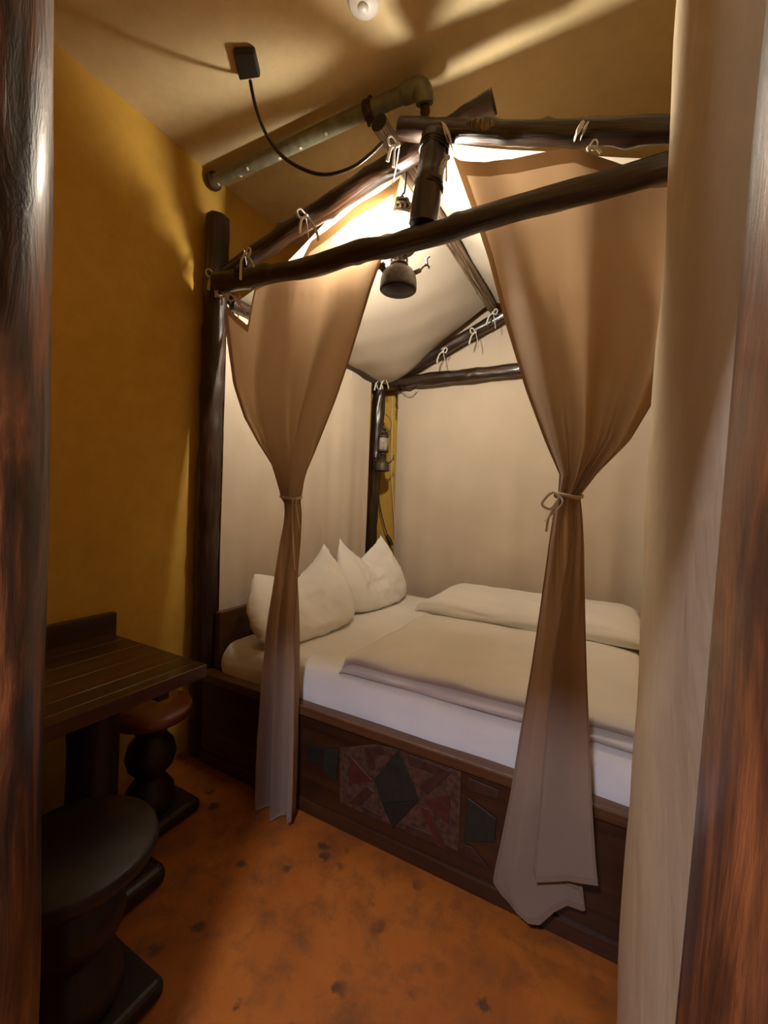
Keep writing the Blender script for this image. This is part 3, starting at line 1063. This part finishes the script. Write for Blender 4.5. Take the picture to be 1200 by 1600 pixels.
def bcf(u, v):
    x = lerp(0.205 + 0.03 * (1 - v), 2.20, u)
    top = 2.74 - 0.36 * abs(x - 0.985)
    z = lerp(0.42, top, v)
    f_ = (0.020 * math.sin(x * 11 + math.sin(x * 3)) + 0.009 * math.sin(x * 29 + 2)) * (1 - v) ** 1.1 + 0.010 * noise.noise((x * 2.5, z * 1.5, 4))
    return (x, 1.765 + f_, z)


MB().grid(bcf, 140, 50).build('cloth_sheet', 'back_canvas', bc)
MB().tube([P(613, 620, 'y', 1.75), P(612, 740, 'y', 1.75), P(617, 830, 'y', 1.75), P(616, 900, 'y', 1.75)], 0.004, 6, res=20).build('edge_cord', 'rope', bc)


# ------------------------------------------------------------------ lanterns
def ring_tube(c, r, rr, n=28):
    return [Vector(c) + Vector((r * math.cos(k / n * 2 * math.pi), r * math.sin(k / n * 2 * math.pi), 0)) for k in range(n + 1)]


def lantern(label, c, s, metal, glassmat, dark, group, lit):
    """paraffin pressure lantern: c is the centre of the tank bottom, s scales a 0.43 m lantern"""
    t = thing('lantern', label, 'lantern', c, group)
    c = Vector(c)

    def lz(prof, off=(0, 0, 0), n=28):
        return MB().lathe([(r * s, z * s) for r, z in prof], c + Vector(off) * s, n)
    lz([(0.0, 0.002), (0.068, 0.002), (0.072, 0.0), (0.0745, 0.003), (0.0745, 0.012), (0.073, 0.045), (0.069, 0.070), (0.058, 0.092), (0.042, 0.106), (0.034, 0.110), (0.032, 0.118)]).build('tank', metal, t)
    lz([(0.0, 0.0), (0.066, 0.0), (0.066, -0.003), (0.0, -0.003)]).build('tank_bottom', dark, t)
    # burner gallery: a ring of posts with openings
    lz([(0.034, 0.118), (0.037, 0.120), (0.037, 0.127), (0.034, 0.128)]).build('gallery_ring', metal, t)
    for k in range(8):
        a = k / 8 * 2 * math.pi
        d = Vector((math.cos(a), math.sin(a), 0)) * 0.034 * s
        MB().tube([c + d + Vector((0, 0, 0.126 * s)), c + d + Vector((0, 0, 0.165 * s))], 0.003 * s, 6).build('gallery_post', metal, t)
    lz([(0.020, 0.118), (0.016, 0.14), (0.024, 0.164), (0.034, 0.166), (0.037, 0.172), (0.036, 0.184), (0.0, 0.186)]).build('burner', metal, t)
    lz([(0.034, 0.184), (0.054, 0.190), (0.062, 0.196), (0.062, 0.203), (0.048, 0.208), (0.040, 0.210)]).build('glass_seat', metal, t)
    lz([(0.0, 0.210), (0.040, 0.210), (0.0425, 0.214), (0.0425, 0.335), (0.040, 0.341), (0.0, 0.341)]).build('glass_globe', glassmat, t)
    for k in range(4):
        a = (k + 0.35) / 4 * 2 * math.pi
        d = Vector((math.cos(a), math.sin(a), 0)) * 0.0475 * s
        MB().tube([c + d + Vector((0, 0, 0.20 * s)), c + d + Vector((0, 0, 0.346 * s))], 0.0016 * s, 6).build('guard_wire', metal, t)
    lz([(0.040, 0.341), (0.053, 0.339), (0.055, 0.344), (0.053, 0.352), (0.049, 0.356), (0.047, 0.364), (0.040, 0.364)]).build('hood_ring', metal, t)
    for k in range(16):
        a = k / 16 * 2 * math.pi
        d = Vector((math.cos(a), math.sin(a), 0)) * 0.046 * s
        MB().tube([c + d + Vector((0, 0, 0.362 * s)), c + d + Vector((0, 0, 0.386 * s))], 0.0042 * s, 6).build('vent_bar', metal, t)
    lz([(0.048, 0.384), (0.0495, 0.387), (0.0495, 0.393), (0.047, 0.396)]).build('vent_ring', metal, t)
    for k in range(6):
        a = (k + 0.5) / 6 * 2 * math.pi
        d = Vector((math.cos(a), math.sin(a), 0))
        MB().tube([c + d * 0.047 * s + Vector((0, 0, 0.392 * s)), c + d * 0.043 * s + Vector((0, 0, 0.410 * s)), c + d * 0.028 * s + Vector((0, 0, 0.426 * s))], 0.006 * s, 6, res=6).build('dome_rib', metal, t)
    lz([(0.033, 0.418), (0.029, 0.427), (0.017, 0.434), (0.011, 0.436), (0.010, 0.448), (0.007, 0.454), (0.0, 0.455)]).build('crown', metal, t)
    lz([(0.034, 0.372), (0.032, 0.394), (0.021, 0.418), (0.0, 0.418)]).build('inner_chimney', metal, t)
    # filler cap and valve handle on the shoulder
    f_ = c - R0 * 0.052 * s + Vector((0, -0.02, 0.088)) * s
    MB().lathe([(0.013 * s, -0.01 * s), (0.013 * s, 0.012 * s), (0.019 * s, 0.014 * s), (0.019 * s, 0.024 * s), (0.008 * s, 0.027 * s), (0.0, 0.027 * s)], f_, 14, (-R0 * 0.5 + Vector((0, -0.1, 0.8)))).build('filler_cap', metal, t)
    h = c + R0 * 0.055 * s + Vector((0, -0.01, 0.075)) * s
    vv = MB().tube([h, h + (R0 * 0.035 + Vector((0, 0, 0.022))) * s], 0.010 * s, 12).build('valve', metal, t)
    e = h + (R0 * 0.035 + Vector((0, 0, 0.022))) * s
    MB().tube([e, e + (R0 * 0.012 + Vector((0, 0, 0.02))) * s, e + (R0 * 0.026 + Vector((0, 0, 0.030))) * s, e + (R0 * 0.024 + Vector((0, 0, 0.055))) * s, e + (R0 * 0.034 + Vector((0, 0, 0.068))) * s], 0.005 * s, 8, res=16).build('crank', metal, vv)
    MB().tube([e + (R0 * 0.018 + Vector((0, 0, 0.035))) * s, e + (R0 * 0.035 + Vector((0, 0, 0.018))) * s, e + (R0 * 0.033 + Vector((0, 0, 0.012))) * s], 0.004 * s, 8, res=8).build('lever', metal, vv)
    return t


lt = P(622, 454, 'y', 0.165)
lan = lantern('lit grey pressure lantern hanging under the ridge behind the front beam', lt, 1.0, 'lamp_metal', 'glow', 'lamp_dark', None, True)
MB().tube([lt + Vector((0, 0, 0.453)), lt + Vector((0.004, 0, 0.465)), lt + Vector((0.012, 0.0, 0.48)), Vector((lt.x + 0.02, lt.y, lt.z + 0.62))], 0.0035, 8, res=14).build('cord', 'cable', lan)
lan.scale = (1, 1, 0.82)
bl = P(597, 736, 'y', 1.58)
lan2 = lantern('unlit old olive lantern hung on the back corner post', bl, 0.78, 'old_metal', 'glass_old', 'lamp_dark', None, False)
MB().tube([bl + Vector((0, 0, 0.36)), bl + Vector((-0.01, 0.01, 0.375)), bl + Vector((-0.015, 0.035, 0.38))], 0.005, 8, res=10).build('hook', 'old_metal', lan2)
MB().tube([bl + Vector((0.035, 0.02, 0.28)), bl + Vector((0.045, 0.04, 0.36)), bl + Vector((0.02, 0.06, 0.42)), bl + Vector((-0.02, 0.05, 0.46))], 0.003, 6, res=14).build('bail_wire', 'wire', lan2)
# cable with inline plug below the old lantern
pc = thing('plug_cable', 'black cable with inline plug hanging below the old lantern', 'cable', P(607, 845, 'y', 1.72))
MB().tube([P(591, 740, 'y', 1.73), P(592, 780, 'y', 1.75), P(599, 815, 'y', 1.76), P(606, 838, 'y', 1.75)], 0.005, 8, res=20).build('lead', 'cable', pc)
MB().tube([P(605, 836, 'y', 1.75), P(608, 843, 'y', 1.75), P(612, 852, 'y', 1.75)], [0.010, 0.018, 0.014], 12, res=8).build('plug', 'black', pc)

# ------------------------------------------------------------------ ceiling things
jb = thing('junction_box', 'black junction box on the ceiling with a looping cable', 'junction box', (0.56, -0.25, H))
cs = [P(u, v, 'z', 2.834) for u, v in ((364, 84), (398, 83), (407, 122), (374, 127))]
cs = [Vector((p.x, p.y, 2.834)) for p in cs]
MB().prism(cs, (0, 0, 0.026)).build('box_body', 'black', jb, 0.006, 2)
cpx = [(391, 126, -0.205), (399, 165, -0.19), (415, 208, -0.17), (440, 243, -0.15), (475, 265, -0.13), (510, 273, -0.11), (550, 262, -0.09), (580, 240, -0.075), (598, 222, -0.07)]
MB().tube([P(u, v, 'y', y) for u, v, y in cpx], 0.0065, 8, res=50).build('cable', 'cable', jb)

sd = thing('smoke_detector', 'white round smoke detector at the top edge on the ceiling', 'smoke detector', (1.045, -0.228, H))
MB().lathe([(0.0, -0.030), (0.022, -0.030), (0.028, -0.026), (0.040, -0.024), (0.050, -0.014), (0.052, 0.0)], (1.045, -0.228, H), 32).build('housing', 'white_plastic', sd)
MB().lathe([(0.0, -0.036), (0.016, -0.035), (0.018, -0.029)], (1.045, -0.228, H), 20).build('sensor_cap', 'white_plastic', sd)

pp = thing('ceiling_pipe', 'green grey painted pipe along the ceiling with rusty end fitting', 'pipe', (0.5, 0.02, 2.79))
PZ, PY = 2.808, 0.062
MB().tube([(0.0, PY, PZ), (0.4, PY + 0.002, PZ), (0.8, PY, PZ + 0.002), (1.07, PY, PZ)], 0.029, 20, 0.02, 3, res=30).build('tube', 'pipe', pp)
MB().tube([(1.045, PY, PZ), (1.09, PY, PZ), (1.115, PY + 0.004, PZ - 0.008), (1.125, PY + 0.012, PZ - 0.03), (1.125, PY + 0.02, PZ - 0.05)], [0.034, 0.036, 0.038, 0.035, 0.031], 18, res=16).build('elbow', 'pipe', pp)
MB().lathe([(0.016, 0.0), (0.018, 0.03), (0.014, 0.032), (0.014, 0.052), (0.024, 0.056), (0.026, 0.064), (0.014, 0.07), (0.012, 0.09), (0.022, 0.094), (0.022, 0.1), (0.0, 0.1)], (1.125, PY + 0.022, PZ - 0.045), 14, (0.0, 0.25, -1)).build('spray_nozzle', 'rust', pp)
for cxp in (0.90,):
    MB().lathe([(0.029, -0.018), (0.036, -0.016), (0.036, 0.016), (0.029, 0.018)], (cxp, PY, PZ), 22, (1, 0, 0)).build('clamp', 'rust', pp)
    for sgn in (1, -1):
        MB().lathe([(0.010, 0), (0.010, 0.014), (0.006, 0.016), (0.006, 0.026), (0.0, 0.026)], (cxp, PY, PZ + sgn * 0.034), 8, (0, 0, sgn)).build('clamp_bolt', 'rust', pp)
MB().lathe([(0.034, -0.008), (0.040, -0.006), (0.040, 0.012), (0.034, 0.014)], (0.02, PY, PZ), 20, (1, 0, 0)).build('wall_collar', 'rust', pp)
for k, xp in enumerate((0.06, 0.20, 0.26, 0.44, 0.56, 0.70)):
    an = -1.7 + 0.35 * math.sin(k * 2.3)
    d = Vector((0, math.cos(an), math.sin(an)))
    MB().lathe([(0.009, 0), (0.006, 0.002), (0.0, 0.003)], Vector((xp, PY, PZ)) + d * 0.0285, 8, d).build('paint_speck', 'speck', pp)

# ------------------------------------------------------------------ desk and stools
dk = thing('desk', 'dark plank desk fixed along the ochre wall', 'desk', (0.3, -0.72, 0))
DZ = 0.704
edges = [0.034, 0.135, 0.245, 0.365, 0.485, 0.560]
for a, b in zip(edges, edges[1:]):
    MB().box((a + 0.0003, -1.17, DZ - 0.040), (b - 0.0003, -0.382, DZ)).build('plank', 'desk', dk, 0.0008, 1)
MB().box((0.561, -1.17, DZ - 0.044), (0.606, -0.380, DZ)).build('front_edge', 'desk', dk, 0.003, 2)
MB().box((0.003, -1.17, DZ - 0.04), (0.033, -0.360, DZ + 0.082)).build('upstand', 'desk_edge', dk, 0.003)
MB().box((0.06, -1.17, DZ - 0.12), (0.54, -1.13, DZ - 0.041)).build('apron', 'desk_edge', dk, 0.003)
MB().box((0.06, -0.50, DZ - 0.11), (0.52, -0.46, DZ - 0.041)).build('apron', 'desk_edge', dk, 0.003)
MB().tube([(0.33, -0.60, 0.06), (0.34, -0.605, 0.25), (0.33, -0.60, 0.45), (0.33, -0.60, 0.665)], [0.095, 0.075, 0.07, 0.085], 18, 0.12, 5, res=20).build('leg', 'stool', dk)
MB().box((0.10, -0.70, 0.0), (0.580, -0.488, 0.068)).build('foot', 'stool', dk, 0.028, 4)


def stool(cx, cy, r, half, label, seat, z=0.45):
    t = thing('stool', label, 'stool', (cx, cy, 0), 'carved stools at the desk')
    MB().lathe([(0.0, z - 0.042), (r * 0.9, z - 0.042), (r * 0.98, z - 0.036), (r, z - 0.026), (r, z - 0.014), (r * 0.985, z - 0.005), (r * 0.95, z), (0.0, z - 0.004)], (cx, cy, 0), 40).build('seat', seat, t)
    MB().lathe([(r * 0.55, 0.05), (r * 0.62, 0.075), (r * 0.58, 0.12), (r * 0.36, 0.165), (r * 0.34, 0.18), (r * 0.55, 0.215), (r * 0.62, 0.255), (r * 0.55, 0.30), (r * 0.36, 0.335), (r * 0.42, 0.36), (r * 0.60, 0.385), (r * 0.66, z - 0.041)], (cx, cy, 0), 28).build('pedestal', 'stool', t)
    MB().box((cx - half, cy - half, 0.0), (cx + half, cy + half, 0.05)).build('base', 'stool', t, 0.018, 3)
    return t


stool(0.255, -0.345, 0.148, 0.135, 'round red brown stool tucked in at the desk end by the bed', 'stool_seat')
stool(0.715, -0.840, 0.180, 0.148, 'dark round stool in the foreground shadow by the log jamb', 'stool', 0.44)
